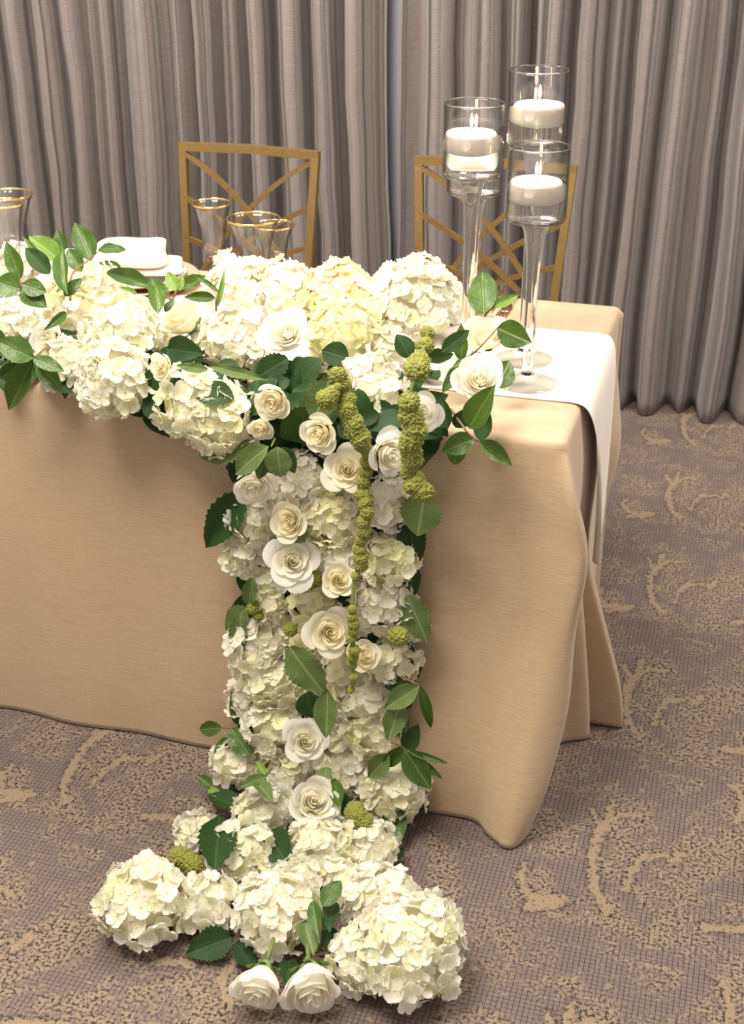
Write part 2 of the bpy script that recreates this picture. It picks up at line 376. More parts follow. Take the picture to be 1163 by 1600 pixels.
def cloth_y(x, z):
    """how far forward (negative y) the front drape hangs at x, z"""
    fr = [c_ for c_ in cols if -2.3 < c_[0][0] < -.01 and c_[0][1] < .01]
    if z >= LV[0]: return 0
    l = max(i for i in range(len(LV)-1) if LV[i] >= max(z, LV[-1]+1e-4)); k = min(1, (LV[l]-z)/(LV[l]-LV[l+1]))
    for a_, b_ in zip(fr, fr[1:]):
        if a_[0][0] <= x <= b_[0][0]:
            s_ = (x-a_[0][0])/(b_[0][0]-a_[0][0]); f_ = lambda j: a_[j][1]*(1-s_)+b_[j][1]*s_
            return f_(l)*(1-k)+f_(l+1)*k-.007*min(1, (TZ-z)*5)
    return 0
def drape():
    N = len(cols); K = 8; rows = []
    for li in range(len(LV)):
        P = [Vector((*cols[i % N][li], LV[li])) for i in range(-1, N+2)]
        row = []
        for i in range(1, N+1):
            a, b, c, d = P[i-1], P[i], P[i+1], P[i+2]
            for j in range(K):
                t = j/K; row.append(.5*((2*b)+(c-a)*t+(2*a-5*b+4*c-d)*t*t+(3*b-a-3*c+d)*t**3))
        rows.append(row)
    n = len(rows[0]); cx, cy = -1.2, .38
    vs = []; per = []
    for i in range(n):
        col = cat_rom([rows[l][i] for l in range(len(LV))], 6)
        per.append(col)
    m = len(per[0])
    # rounded top edge
    for inset, z in ((.055, TZ), (.022, TZ), (.010, TZ-.0015), (.003, TZ-.006)):
        for i in range(n):
            p = rows[0][i]
            x = min(max(p.x, XL+inset), -inset); y = min(max(p.y, inset), YB-inset)
            vs.append(Vector((x, y, z)))
    for k in range(m):
        for i in range(n): 
            p = per[i][k].copy()
            w = noise.noise(Vector((p.x*4, p.y*4, p.z*1.6)))*.006*min(1, (TZ-p.z)*5)
            if p.x < -.05: p.y -= w if p.y < .3 else -w
            vs.append(p)
    fs = grid_faces(n, 4+m, 0, True); vs.append(Vector((-1.2, .38, TZ))); fs += [(i, (i+1) % n, len(vs)-1) for i in range(n)]
    return vs, fs
v, f = drape()
me = mesh('tablecloth', v, f)
bm = bmesh.new(); bm.from_mesh(me); bmesh.ops.remove_doubles(bm, verts=bm.verts[:], dist=1e-5); bmesh.ops.recalc_face_normals(bm, faces=bm.faces[:]); bm.to_mesh(me); bm.free()
tc = obj('tablecloth', me, M['linen']); md = tc.modifiers.new('thickness', 'SOLIDIFY'); md.thickness = .002; md.offset = -1
tag(tc, 'beige linen tablecloth draped over the long table down to the carpet', 'tablecloth')

# runner: along the table, folded down over the right end
prof = [(-2.40, TZ+.0035), (-1.6, TZ+.0035), (-.8, TZ+.0035), (-.4, TZ+.0035), (-.2, TZ+.0035), (-.08, TZ+.0035), (-.035, TZ+.0045), (-.010, TZ+.0050), (.008, TZ+.0005), (.0175, TZ-.014), (.0225, TZ-.04), (.028, TZ-.10), (.032, .60), (.035, .54), (.037, .48), (.037, .43)]
vs = []; ny = 13
for k, (x, z) in enumerate(prof):
    for j in range(ny):
        dz = max(0, TZ-z); y = .170+(.556-.170-.75*dz-.05*min(1, dz*10))*j/(ny-1)
        vs.append((x+.022*dz*(.5+.5*math.sin(j*1.05+1))+.004*min(1, dz*20)+(.010*min(1, dz*9) if j == 0 else 0), y+dz*.06*(1-j/(ny-1)), z))
ru = obj('table_runner', mesh('table_runner', vs, grid_faces(ny, len(prof))), M['runner'])
md = ru.modifiers.new('sub', 'SUBSURF'); md.levels = md.render_levels = 2
md = ru.modifiers.new('thickness', 'SOLIDIFY'); md.thickness = .0018; md.offset = 1
ru.location.z = .0012
tag(ru, 'ivory table runner laid along the table and hanging over its end', 'table runner')

# ------------------------------------------------------------------ chairs
def bar(pts, w, d, nrm=Vector((0, 1, 0))):
    """flat rectangular bar through pts; w in the plane of the back, d through it"""
    pts = [Vector(p) for p in pts]; vs = []
    for i, p in enumerate(pts):
        t = (pts[min(i+1, len(pts)-1)]-pts[max(i-1, 0)]).normalized(); s = t.cross(nrm).normalized(); nn = s.cross(t).normalized()
        for a, b in ((-1, -1), (1, -1), (1, 1), (-1, 1)): vs.append(p+s*(w/2*a)+nn*(d/2*b))
    n = len(pts); return vs, grid_faces(4, n, 0, True)+[(3, 2, 1, 0), tuple(range((n-1)*4, n*4))]
def chair(label, x, y, rz, wt, wb, top):
    t = thing('chair', label, 'chair', Matrix.Translation((x, y, 0)) @ Matrix.Rotation(rz, 4, 'Z'), 'gold chairs along the far side of the table')
    zs, zt = .56, top
    def bp(u, v):                       # u 0..1 across, v 0 top .. 1 fan foot
        z = zt+(zs-zt)*v; hw = (wt+(wb-wt)*v)/2
        return Vector((-hw+2*hw*u, .055*(z-zs)/(zt-zs), z))
    G = M['goldpaint']; sm = lambda n, V: mesh(n, V[0], V[1], False)
    for u in (0, 1):
        obj('back_post', sm('back_post', bar([bp(u, 0), bp(u, .5), bp(u, 1), (bp(u, 1).x, -.005, .46)], .020, .020)), G, t)
    obj('top_rail', sm('top_rail', bar([bp(-.025, 0), bp(.5, -.012), bp(1.025, 0)], .020, .022)), G, t)
    obj('lower_rail', sm('lower_rail', bar([bp(0, 1), bp(1, 1)], .018, .018)), G, t)
    for v0, vm in ((.035, .385), (.33, .60), (.60, .76)):
        for s in (0, 1):
            q = [Vector((0, v0, 0)), Vector((.5, vm, 0)), Vector((1, .985, 0))]
            P = []
            for k in range(13):
                a = k/12; c = q[0]*((a-.5)*(a-1)*2)+q[1]*(-4*a*(a-1))+q[2]*(2*a*(a-.5))
                p = bp(c.x if s == 0 else 1-c.x, c.y); p.y += .004 if s else -.004; P.append(p)
            obj('crossing_bar', sm('crossing_bar', bar(P, .0125, .012)), G, t)
    hw = wb/2
    obj('seat_frame', sm('seat_frame', boxv(-hw-.015, hw+.015, -.325, .012, .43, .46)), G, t)
    bm = bmesh.new(); bmesh.ops.create_cube(bm, size=1); bmesh.ops.scale(bm, vec=(2*hw+.02, .30, .045), verts=bm.verts); bmesh.ops.translate(bm, vec=(0, -.165, .4825), verts=bm.verts)
    bmesh.ops.bevel(bm, geom=bm.edges[:], offset=.018, segments=3, affect='EDGES'); me = bpy.data.meshes.new('seat'); bm.to_mesh(me); bm.free()
    obj('seat', me, M['cushion'], t)
    for sx in (-1, 1):
        for yy, k in ((-.31, 0), (-.003, .05)):
            obj('leg', sm('leg', bar([(sx*hw, yy, .43), (sx*(hw+.01), yy+k, .0022)], .022, .022)), G, t)
# left chair back spans px 285..494, right chair 653..898 along their top rails
a, b = hit(285, 231, 1, 1.2), hit(494, 243, 1, 1.2); chair('gold metal chair with criss-cross back standing behind the goblets', (a.x+b.x)/2, 1.145, -.02, b.x-a.x, .335, .945)
a, b = hit(655, 250, 1, 1.2), hit(896, 266, 1, 1.2); chair('gold metal chair with criss-cross back standing behind the glass candle holders', (a.x+b.x)/2, 1.145, 0, b.x-a.x, .335, .948)

# ------------------------------------------------------------------ candle holders
def tear(r, h, n=8):
    return [(r*math.sin(PI*k/n)**.8*(1-.55*(k/n))+1e-5, h*k/n) for k in range(n+1)]
def holder(x, y, ztop, label, clabel, zb=TZ+.0065, cdx=0, cdy=0, wl=.062):
    H = ztop-zb; r = .0530; t_ = .0022; hb = H-.128   # hb: height of the cup's floor
    t = thing('candle_holder', label, 'candle holder', Matrix.Translation((x, y, zb)), 'stemmed glass candle holders')
    pr_f = [(.0005, .0), (.055, 0), (.0565, .0012), (.055, .0028), (.040, .006), (.022, .0095), (.0135, .0145), (.0130, .018), (.0005, .018)]
    obj('foot', mesh('foot', *lathe(pr_f, 48)), M['foot'], t)
    pr_s = [(.0005, .0181), (.0122, .0181), (.0108, .024), (.0105, .07), (.0105, hb*.5), (.0110, hb-.11), (.0125, hb-.07), (.0155, hb-.04), (.0205, hb-.016), (.027, hb-.0005), (.0005, hb-.0005)]
    obj('stem', mesh('stem', *lathe(pr_s, 32)), M['glass'], t)
    pr_c = [(.0005, hb), (.044, hb), (.0505, hb+.003), (r, hb+.009), (r, H-.002), (r-.0006, H), (r-t_+.0006, H), (r-t_, H-.002), (r-t_, hb+.012), (.048, hb+.0075), (.043, hb+.0055), (.0005, hb+.005)]
    cu = obj('cup', mesh('cup', *lathe(pr_c, 64)), M['thin'], t)
    tor = [(r-t_/2+.0015*math.cos(a*PI/4), H+.0012+.0013*math.sin(a*PI/4)) for a in range(9)]
    obj('rim', mesh('rim', *lathe(tor, 64)), M['glass'], cu)
    wz = hb+.005+wl; rw = r-t_-.0002
    pr_w = [(.0005, hb+.0055), (.043, hb+.0058), (.0475, hb+.0078), (rw, hb+.0122), (rw, wz), (.0005, wz)]
    obj('water', mesh('water', *lathe(pr_w, 64)), M['water'], t)
    # floating candle
    c = thing('floating_candle', clabel, 'candle', Matrix.Translation((x+cdx, y+cdy, zb+wz-.0315)), 'floating candles')
    pw = [(.0005, 0), (.036, 0), (.0425, .003), (.0445, .010), (.0455, .030), (.0445, .0345), (.0415, .0368), (.030, .0376), (.012, .0370), (.0005, .0365)]
    obj('wax', mesh('wax', *lathe(pw, 48)), M['wax'], c)
    wk = obj('wick', mesh('wick', *tube([(0, 0, .036), (.0006, 0, .043), (.0014, 0, .048)], .0008, 6)), M['wick'], c)
    fl = obj('flame', mesh('flame', *lathe([(a, b+.044) for a, b in tear(.0036, .024)], 16)), M['flame'], wk)
    l = bpy.data.lights.new('flame_light', 'POINT'); l.energy = .45; l.color = (1, .62, .32); l.shadow_soft_size = .002
    lo = bpy.data.objects.new('flame_light', l); C.objects.link(lo); lo.parent = c; lo.location = (0, 0, .062)
def top_z(x, y, py):
    lo, hi = .8, 1.6
    for _ in range(40):
        m_ = (lo+hi)/2; p = Vector((x, y, m_))-CAM
        if 800-F_PX*p.dot(UP)/p.dot(FW) > py: lo = m_
        else: hi = m_
    return lo
holder(-.110, .238, top_z(-.110, .238, 230), 'short glass candle holder on the runner with its foot touching the white roses', 'lit floating candle in the short glass holder beside the two white roses', cdx=-.003)
holder(-.139, .362, top_z(-.139, .362, 110), 'tallest glass candle holder standing on the table runner', 'lit floating candle in the tallest glass holder', cdx=.004)
holder(-.236, .285, top_z(-.236, .285, 162), 'middle-height glass candle holder rising behind the upright green leaf', 'lit floating candle in the middle-height glass holder', wl=.070, cdx=-.004)
holder(-.258, .415, 1.193, 'short glass candle holder tucked behind the middle-height holder', 'lit floating candle in the short glass holder behind the middle-height one', cdx=.002)

# ------------------------------------------------------------------ glassware
def goblet(name, label, x, y, H, rr, rb, bowl):
    """rr rim radius, rb bowl bottom radius, bowl = share of the height taken by the bowl"""
    z0 = TZ+.0030 if not (.12 < y < .60) else TZ+.0072
    t = thing(name, label, 'glass', Matrix.Translation((x, y, z0)), 'gold-rimmed glasses on the table')
    hb = H*(1-bowl)
    rib = lambda k, a: .022*abs(math.cos(8*a))
    outer = []; n = 12
    for k in range(n+1):
        s = k/n; outer.append((rb+(rr-rb)*(.62*s**1.05+.38*s**3.2) + rb*.0, hb+.012+(H-hb-.012)*s))
    prof = [(.0005, hb), (rb*.75, hb+.003)]+outer+[(a-.0016, b) for a, b in reversed(outer[1:])]+[(rb*.8, hb+.018), (.0005, hb+.012)]
    bw = obj('bowl', mesh('bowl', *lathe(prof, 96, rib)), M['thin'], t)
    obj('stem', mesh('stem', *lathe([(.0005, .0085), (.010, .0085), (.0055, .02), (.005, hb*.5), (.0085, hb*.66), (.0055, hb*.8), (.009, hb-.0004), (.0005, hb-.0004)], 24)), M['glass'], t)
    obj('foot', mesh('foot', *lathe([(.0005, 0), (rr*.8, 0), (rr*.82, .0015), (rr*.5, .0045), (.012, .0083), (.0005, .0083)], 40)), M['thin'], t)
    ro = rr*1.006+.0004
    obj('gold_rim', mesh('gold_rim', *lathe([(ro-.0025, H-.0032), (ro-.0002, H-.0032), (ro+.0006, H+.0008), (ro-.003, H+.0008), (ro-.0025, H-.0032)], 96, rib)), M['gold'], bw)
def gob_at(name, label, px, py, y, rpx, **kw):
    p = hit(px, py, 1, y); goblet(name, label, p.x, y, p.z-TZ, m_of(rpx, p), **kw)
gob_at('champagne_flute', 'slender ribbed champagne flute with gold rim beside the napkin', 331, 319, .66, 30, rb=.021, bowl=.72)
gob_at('water_goblet', 'widest ribbed goblet with gold rim beside the champagne flute', 396, 346, .565, 41, rb=.027, bowl=.66)
gob_at('wine_goblet', 'ribbed wine goblet with gold rim half hidden behind the widest goblet', 428, 353, .700, 32, rb=.024, bowl=.66)
gob_at('water_goblet', 'ribbed gold-rimmed goblet rising behind the tall leafy sprig', 12, 305, .62, 38, rb=.027, bowl=.68)
gob_at('wine_goblet', 'small ribbed gold-rimmed glass overlapping the goblet behind the leafy sprig', 4, 322, .45, 32, rb=.024, bowl=.68)

# ------------------------------------------------------------------ place settings
def plate(name, label, cat, x, y, z, r, mat, ht):
    p = [(.0005, 0), (r*.62, 0), (r*.70, .002), (r*.97, ht-.002), (r, ht), (r*.985, ht+.0025), (r*.72, .0065), (r*.62, .004), (.0005, .004)]
    return tag(obj(name, mesh(name, *lathe(p, 64)), mat, None, Matrix.Translation((x, y, z))), label, cat)
c = hit(205, 446, 2, TZ+.012)
plx, ply = -1.075, .600; PZ = TZ+.0070
plate('charger_plate', 'blush glass charger plate under the white plate and folded napkin', 'plate', plx, ply, PZ, .150, M['blush'], .016)
plate('dinner_plate', 'white dinner plate under the folded napkin', 'plate', plx, ply, PZ+.0072, .122, M['china'], .018)
plate('charger_plate', 'blush glass charger plate half hidden behind the white hydrangea near the fork', 'plate', -.425, .608, PZ, .150, M['blush'], .016)
plate('dinner_plate', 'white dinner plate behind the round hydrangea near the fork', 'plate', -.425, .608, PZ+.0072, .122, M['china'], .018)
# folded napkin: soft rolled layers
def napkin():
    t = thing('napkin', 'white folded cloth napkin lying on the dinner plate', 'napkin', Matrix.Translation((plx-.01, ply+.005, PZ+.0072+.0285)) @ Matrix.Rotation(.45, 4, 'Z'))
    def layer(nm, x0, x1, y0, y1, z0, h, tw):
        vs = []; nu, nv = 15, 16
        for j in range(nv):
            a = 2*PI*j/nv
            for i in range(nu):
                u = i/(nu-1); e = 1-.25*max(0, abs(2*u-1)-.75)/.25
                cy, cz = math.cos(a), math.sin(a)
                cy = math.copysign(abs(cy)**.45, cy); cz = math.copysign(abs(cz)**.7, cz)
                x = x0+(x1-x0)*u; k = 1+.12*math.sin(u*3+tw)
                vs.append((x+.008*math.sin(a*2), (y0+y1)/2+cy*(y1-y0)/2*e*k, z0+h/2+cz*h/2*e*(.75+.4*u)+.006*math.sin(u*5+tw)*u))
        fs = []
        for j in range(nv):
            for i in range(nu-1):
                b = ((j+1) % nv)*nu; fs.append((j*nu+i, j*nu+i+1, b+i+1, b+i))
        fs.append(tuple(j*nu for j in range(nv))); fs.append(tuple(j*nu+nu-1 for j in reversed(range(nv))))
        o = obj(nm, mesh(nm, vs, fs), M['napkin'], t); md = o.modifiers.new('s', 'SUBSURF'); md.levels = md.render_levels = 1
    layer('lower_fold', -.16, .12, -.085, .045, 0, .020, .3)
    layer('tail_fold', -.19, .00, -.05, .055, .016, .022, 2.0)
    layer('upper_fold', -.075, .085, -.10, .060, .018, .042, 1.2)
napkin()
def fork(label, p0, p1):
    """p0 tine tips, p1 handle end, lying on the cloth"""
    d = (p1-p0); L = d.length; d.normalize(); ang = math.atan2(d.y, d.x)
    t = thing('fork', label, 'fork', Matrix.Translation(p0) @ Matrix.Rotation(ang, 4, 'Z'))
    vs = []
    prof = [(.055, .0022, .003), (.062, .0095, .001), (.075, .0115, .0012), (.088, .0085, .004), (.098, .0032, .008), (.13, .003, .007), (.17, .0045, .003), (.198, .006, .0012), (.205, .003, .0012)]
    for x, wd, z in [(.045, .0118, .0025)]+prof[1:]:
        for s, zz in ((-1, 0), (1, 0), (1, .002), (-1, .002)): vs.append((x, s*wd, z+zz))
    n = len(prof); fs = grid_faces(4, n, 0, True)+[(3, 2, 1, 0), tuple(range((n-1)*4, n*4))]
    obj('handle', mesh('handle', vs, fs), M['rosegold'], t)
    for k in range(4):
        y = (-1.5+k)*.0066; obj('tine', mesh('tine', *tube([(.047, y, .0035), (.025, y, .0015), (.004, y, .0045)], [.0019, .0017, .0009], 6)), M['rosegold'], t)
p0, p1 = hit(779, 500, 2, TZ+.003), hit(806, 466, 2, TZ+.003); d = (p1-p0).normalized()
fork('rose-gold fork lying on the beige cloth with its tines by the white rose', p0, p0+d*.205)
p2 = p0+Vector((.024, .012, 0)); 
fork('rose-gold fork behind the large upright leaf, lying beside the other fork', p0+Vector((-.035, .03, 0)), p0+Vector((-.035, .03, 0))+d*.205)

# ------------------------------------------------------------------ flower meshes
def floret_mesh(k):
    r = random.Random(100+k); vs = []; fs = []; at = []
    for q in range(4):
        a0 = q*PI/2+r.uniform(-.16, .16); tilt = r.uniform(.05, .55); ln = r.uniform(.90, 1.12); wd = r.uniform(.60, .74); tw = r.uniform(-.3, .3); lift = .03*(q % 2)
        o = len(vs); nu, nv = 5, 5
        for j in range(nv):
            t = j/(nv-1)
            for i in range(nu):
                u = -1+2*i/(nu-1)
                prof = math.sin(PI*min(1, (.06+.94*t)**.78))**.62 if t < 1 else .0
                ww = wd*(.16+.84*math.sin(PI*.5*min(1, t*1.55))) * (1 if t < .65 else math.sqrt(max(0, 1-((t-.65)/.42)**2)))
                tip = ln*(t-(.10*u*u*t)) 
                x = .06+tip*.94; y = u*ww*.86
                z = tilt*t*t*.75-.12*t+.16*u*u*t+tw*u*t*.35+lift+.05*math.sin(5*u+q)*t
                vs.append((x*math.cos(a0)-y*math.sin(a0), x*math.sin(a0)+y*math.cos(a0), z)); at.append(min(1, .15+t*1.15))
        fs += grid_faces(nu, nv, o)
    o = len(vs)
    for z, rr in ((-.02, .06), (.07, .10), (.13, .05)):
        for i in range(5): a = 2*PI*i/5; vs.append((rr*math.cos(a), rr*math.sin(a), z)); at.append(.05)
    fs += grid_faces(5, 3, o, True)+[tuple(o+10+i for i in range(5))]
    return mesh('floret', vs, fs, True, None, at)
FLO = [floret_mesh(k) for k in range(8)]
for me in FLO: me.materials.append(M['floret'])
def ico(sub, fn):
    bm = bmesh.new(); bmesh.ops.create_icosphere(bm, subdivisions=sub, radius=1)
    for v_ in bm.verts: v_.co = fn(v_.co.copy())
    me = bpy.data.meshes.new('blob'); bm.to_mesh(me); bm.free(); me.polygons.foreach_set('use_smooth', [True]*len(me.polygons)); return me
CORE = ico(2, lambda p: p*(1+.12*noise.noise(p*2))); CORE.materials.append(simple('inner_blossom', (.62, .57, .40), .8))

def fib(n):
    for i in range(n):
        z = 1-2*(i+.5)/n; a = i*2.399963; s = math.sqrt(1-z*z); yield Vector((s*math.cos(a), s*math.sin(a), z))
NFLO = 0
gx = hit(396, 346, 1, .565).x
KEEP = [(plx, ply, .125, .176), (-.425, .608, .06, .176), (gx, .565, .30, .080)]       # place settings the blooms only lean against
def hydrangea(px, py, rpx, label, cream=0., off=None, sq=.86, dens=1.0, group='white hydrangea heads of the garland'):
    global NFLO
    p, n = surf(px, py, .05); r = m_of(rpx, p)
    p, n = surf(px, py, (r*.78 if off is None else off)); r = m_of(rpx, p)*1.0
    t = thing('hydrangea', label, 'flower', Matrix.Translation(p), group)
    tint = (1, 1-.025*cream, 1-.25*cream, 1)
    toC = (CAM-p).normalized(); axis = (n+toC*.9).normalized()
    q = axis.to_track_quat('Z', 'Y').to_matrix()
    obj('inner_blossom', CORE, None, t, q.to_4x4() @ Matrix.Diagonal((r*.74, r*.74, r*.74*sq, 1)))
    fs0 = .0185 if r > .045 else .0168
    N = int(dens*4*r*r/(fs0*fs0)*1.75)
    seed = R.uniform(0, 50)
    for d in fib(N):
        if d.z < -.30: continue
        lump = 1+.16*noise.noise(d*1.7+Vector((seed, 0, 0)))
        d2 = (d+Vector((R.gauss(0, .09), R.gauss(0, .09), R.gauss(0, .09)))).normalized()
        pos = q @ Vector((d2.x, d2.y, d2.z*sq))*(r*lump*R.uniform(.80, .97))
        wp = p+pos
        if wp.z < .024 or (wp.y > cloth_y(wp.x, wp.z)-.022 and wp.z < TZ+.029): continue      # nothing grows into cloth, table or carpet
        if any((wp.x-a_)**2+(wp.y-b_)**2 < r_*r_ and wp.z < TZ+h_ for a_, b_, h_, r_ in KEEP): continue
        nn = (q @ (d2+Vector((R.gauss(0, .28), R.gauss(0, .28), R.gauss(0, .28))))).normalized()
        s = fs0*R.uniform(.82, 1.18)
        mw = Matrix.Translation(pos) @ (nn.to_track_quat('Z', 'Y').to_matrix() @ Matrix.Rotation(R.uniform(0, 2*PI), 3, 'Z')).to_4x4() @ Matrix.Diagonal((s, s, s, 1))
        o = obj('floret', R.choice(FLO), None, t, mw); g = R.uniform(0, .06); o.color = (tint[0]-g*.3, tint[1], max(0, tint[2]-g-(.14 if R.random() < .12+.2*cream else 0)), 1)
        NFLO += 1
    return t

def rose_petals(open_, seed):
    r = random.Random(seed); out = []; N = 19
    for k in range(N):
        s = k/(N-1); phi = k*2.399963+r.uniform(-.12, .12)
        rk = .06+.62*s**.85; hk = 1.08-.20*s+r.uniform(-.03, .03); span = (2.5-1.05*s)
        fl = open_*max(0, (s-.18)/.82)**1.15; nu, nv = 9, 9; vs = []; at = []
        sk = r.uniform(-.05, .05); wv = r.uniform(0, 6)
        for j in range(nv):
            v_ = j/(nv-1)
            for i in range(nu):
                u = -1+2*i/(nu-1)
                vt = v_*(1-.20*abs(u)**2.6)
                a = phi+u*span/2*(.35+.65*min(1, v_*1.9)**.7)
                bulge = math.sin(min(1, vt*1.15)*PI*.5)**.75
                rad = rk*(.10+.90*bulge)+.035*u*(1-s*.3)+.008*math.sin(7*u+wv)*s*vt
                if s < .75: rad -= rk*(.22*(1-open_*.6))*max(0, vt-.55)**1.2*1.6
                rad += fl*.62*vt**2.6
                lip = max(0, vt-.80)/.20; rad += (.02+.07*s)*lip*lip
                z = hk*vt-fl*.34*vt**4-(.055*s)*lip*lip+sk*u*s+.02*math.sin(5*u+wv)*s*vt
                vs.append((rad*math.cos(a), rad*math.sin(a), z)); at.append(min(1, max(0, .10+.50*s+.55*vt**2*(.35+.65*s))))
        me = mesh('petal', vs, grid_faces(nu, nv), True, None, at); me.materials.append(M['rose']); out.append(me)
    return out
ROSE = {k: rose_petals(o, 31+i) for i, (k, o) in enumerate((('bud', .12), ('half', .34), ('open', .58), ('full', .85)))}
WIDE = {'bud': .76, 'half': .88, 'open': 1.02, 'full': 1.18}
CAL = mesh('calyx', *lathe([(.001, -.16), (.10, -.15), (.15, -.06), (.24, .02), (.30, .12), (.26, .13)], 12)); CAL.materials.append(M['sepal'])
def sepal_mesh():
    vs = []; 
    for j in range(5):
        t = j/4; wd = .12*math.sin(PI*(.25+.75*t))
        for u in (-1, 0, 1): vs.append((.22+.30*math.sin(t*1.6), u*wd, .02+.30*t-.22*t*t*t-.02*abs(u)))
    me = mesh('sepal', vs, grid_faces(3, 5)); me.materials.append(M['sepal']); return me
SEP = sepal_mesh()
def rose(px, py, rpx, kind, face, label, off=None, calyx=False, group='white roses of the garland', tint=0., spin=None):
    """face: image-space lean of the bloom axis (right, up) away from the camera line"""
    p, n = surf(px, py, .09); r = m_of(rpx, p)
    p, n = surf(px, py, r*1.3 if off is None else off); r = m_of(rpx, p)
    toC = (CAM-p).normalized(); ax = (toC+RT*face[0]+UP*face[1]).normalized()
    sc = r/WIDE[kind]; q = (ax.to_track_quat('Z', 'Y').to_matrix() @ Matrix.Rotation(R.uniform(0, 6.28) if spin is None else spin, 3, 'Z')).to_4x4()
    base = p-ax*(sc*.62)
    t = thing('rose', label, 'flower', Matrix.Translation(base), group)
    mw = q @ Matrix.Diagonal((sc, sc, sc*1.02, 1))
    for me in ROSE[kind]:
        o = obj('petal', me, None, t, mw); o.color = (1, 1-.02*tint, 1-.12*tint, 1)
    cx_ = obj('calyx', CAL, None, t, mw)
    if calyx:
        for k in range(5): obj('sepal', SEP, None, cx_, Matrix.Rotation(k*2*PI/5, 4, 'Z'))
        obj('stem', mesh('stem', *tube([(0, 0, -.14*sc), (0, 0, -.5*sc), (.05*sc, 0, -.9*sc)], .06*sc, 8)), M['stem'], t, q)
    return t

# ------------------------------------------------------------------ leaves
def leaf_mesh(serr, bend, cup, shape, seed):
    r = random.Random(seed); nv = 22 if serr else 13; us = (-1, -.55, 0, .55, 1); vs = []; uv = []
    for j in range(nv):
        t = j/(nv-1)
        if shape == 'oval': wd = math.sin(PI*t**.82)**.80*.5
        else: wd = (math.sin(PI*t**.72)**.85)*.5
        if t > .8: wd *= 1-.25*((t-.8)/.2)**2
        saw = (1+(.10 if j % 2 else -.05)) if serr and 0 < j < nv-1 else 1
        for u in us:
            x = u*max(wd, .012 if t < .5 else .002)*(saw if abs(u) == 1 else 1)
            z = cup*abs(u)*wd*1.2-bend*(t*t)+.018*math.sin(t*14+3*u+seed)*abs(u)
            vs.append((x, t-(.02 if abs(u) == 1 and serr and j % 2 else 0), z)); uv.append((.5+.5*u*wd*2*.5, t))
    return mesh('leaf', vs, grid_faces(5, nv), True, uv)
LEAF = {}
for kind, mk, serr in (('g', 'leaf', 0), ('s', 'dull', 1), ('d', 'dark', 1), ('p', 'pale', 0), ('o', 'dull', 0), ('b', 'dark', 0)):
    LEAF[kind] = [leaf_mesh(serr, b, c_, 'oval' if k % 2 else 'ovate', k*3+ord(kind)) for k, (b, c_) in enumerate(((.06, .25), (.16, .18), (-.07, .30), (.10, .10)))]
    for me in LEAF[kind]: me.materials.append(M[mk])
def leaf_matrix(b, t, wpx, hb, ht, lean=None):
    pb, n1 = surf(*b, hb); pt, n2 = surf(*t, ht)
    ax = pt-pb; L = ax.length; y = ax.normalized()
    # never stretch a leaf along the line of sight: cap by its apparent length
    app = m_of(math.hypot(b[0]-t[0], b[1]-t[1]), pb)
    if L > 1.5*app:
        d = ray(*t); tt = dep(pb)*1.0; pt = CAM+d*tt; ax = pt-pb; L = ax.length; y = ax.normalized()
    toC = (CAM-pb).normalized(); z = toC+n1*.45+Vector((R.gauss(0, .22), R.gauss(0, .22), R.gauss(0, .22)))
    z = (z-y*z.dot(y)).normalized(); x = y.cross(z)
    wd = m_of(wpx, pb)
    return Matrix.Translation(pb) @ Matrix((x, y, z)).transposed().to_4x4() @ Matrix.Diagonal((wd, L, L, 1)), pb, pt
def leaf(b, t, wpx, kind, label, hb=.05, ht=.06):
    mw, pb, pt = leaf_matrix(b, t, wpx, hb, ht)
    o = obj('leaf', R.choice(LEAF[kind]), None, None, mw)
    return tag(o, label, 'leaf', 'loose leaves of the garland')
def sprig(label, leaves, stem_px, hs=.05, mat='twig'):
    """leaves: (base, tip, width, kind[, hb, ht]); stem_px: pixels the twig runs through (px, py, h)"""
    pts = [surf(a, b, h)[0] for a, b, h in stem_px]; o0 = pts[0]
    t = thing('leaf_sprig', label, 'foliage', Matrix.Translation(o0), 'leafy sprigs of the garland')
    P = cat_rom(pts, 5); vs, fs = tube([p-o0 for p in P], [.0024-.0012*i/len(P) for i in range(len(P))], 6)
    obj('stem', mesh('stem', vs, fs), M[mat], t)
    for L in leaves:
        b, tp, wd, k = L[:4]; hb, ht = L[4:] if len(L) > 4 else (hs, hs+.015)
        mw, pb, pt = leaf_matrix(b, tp, wd, hb, ht)
        obj('leaf', R.choice(LEAF[k]), None, t, Matrix.Translation(-o0) @ mw)
    return t

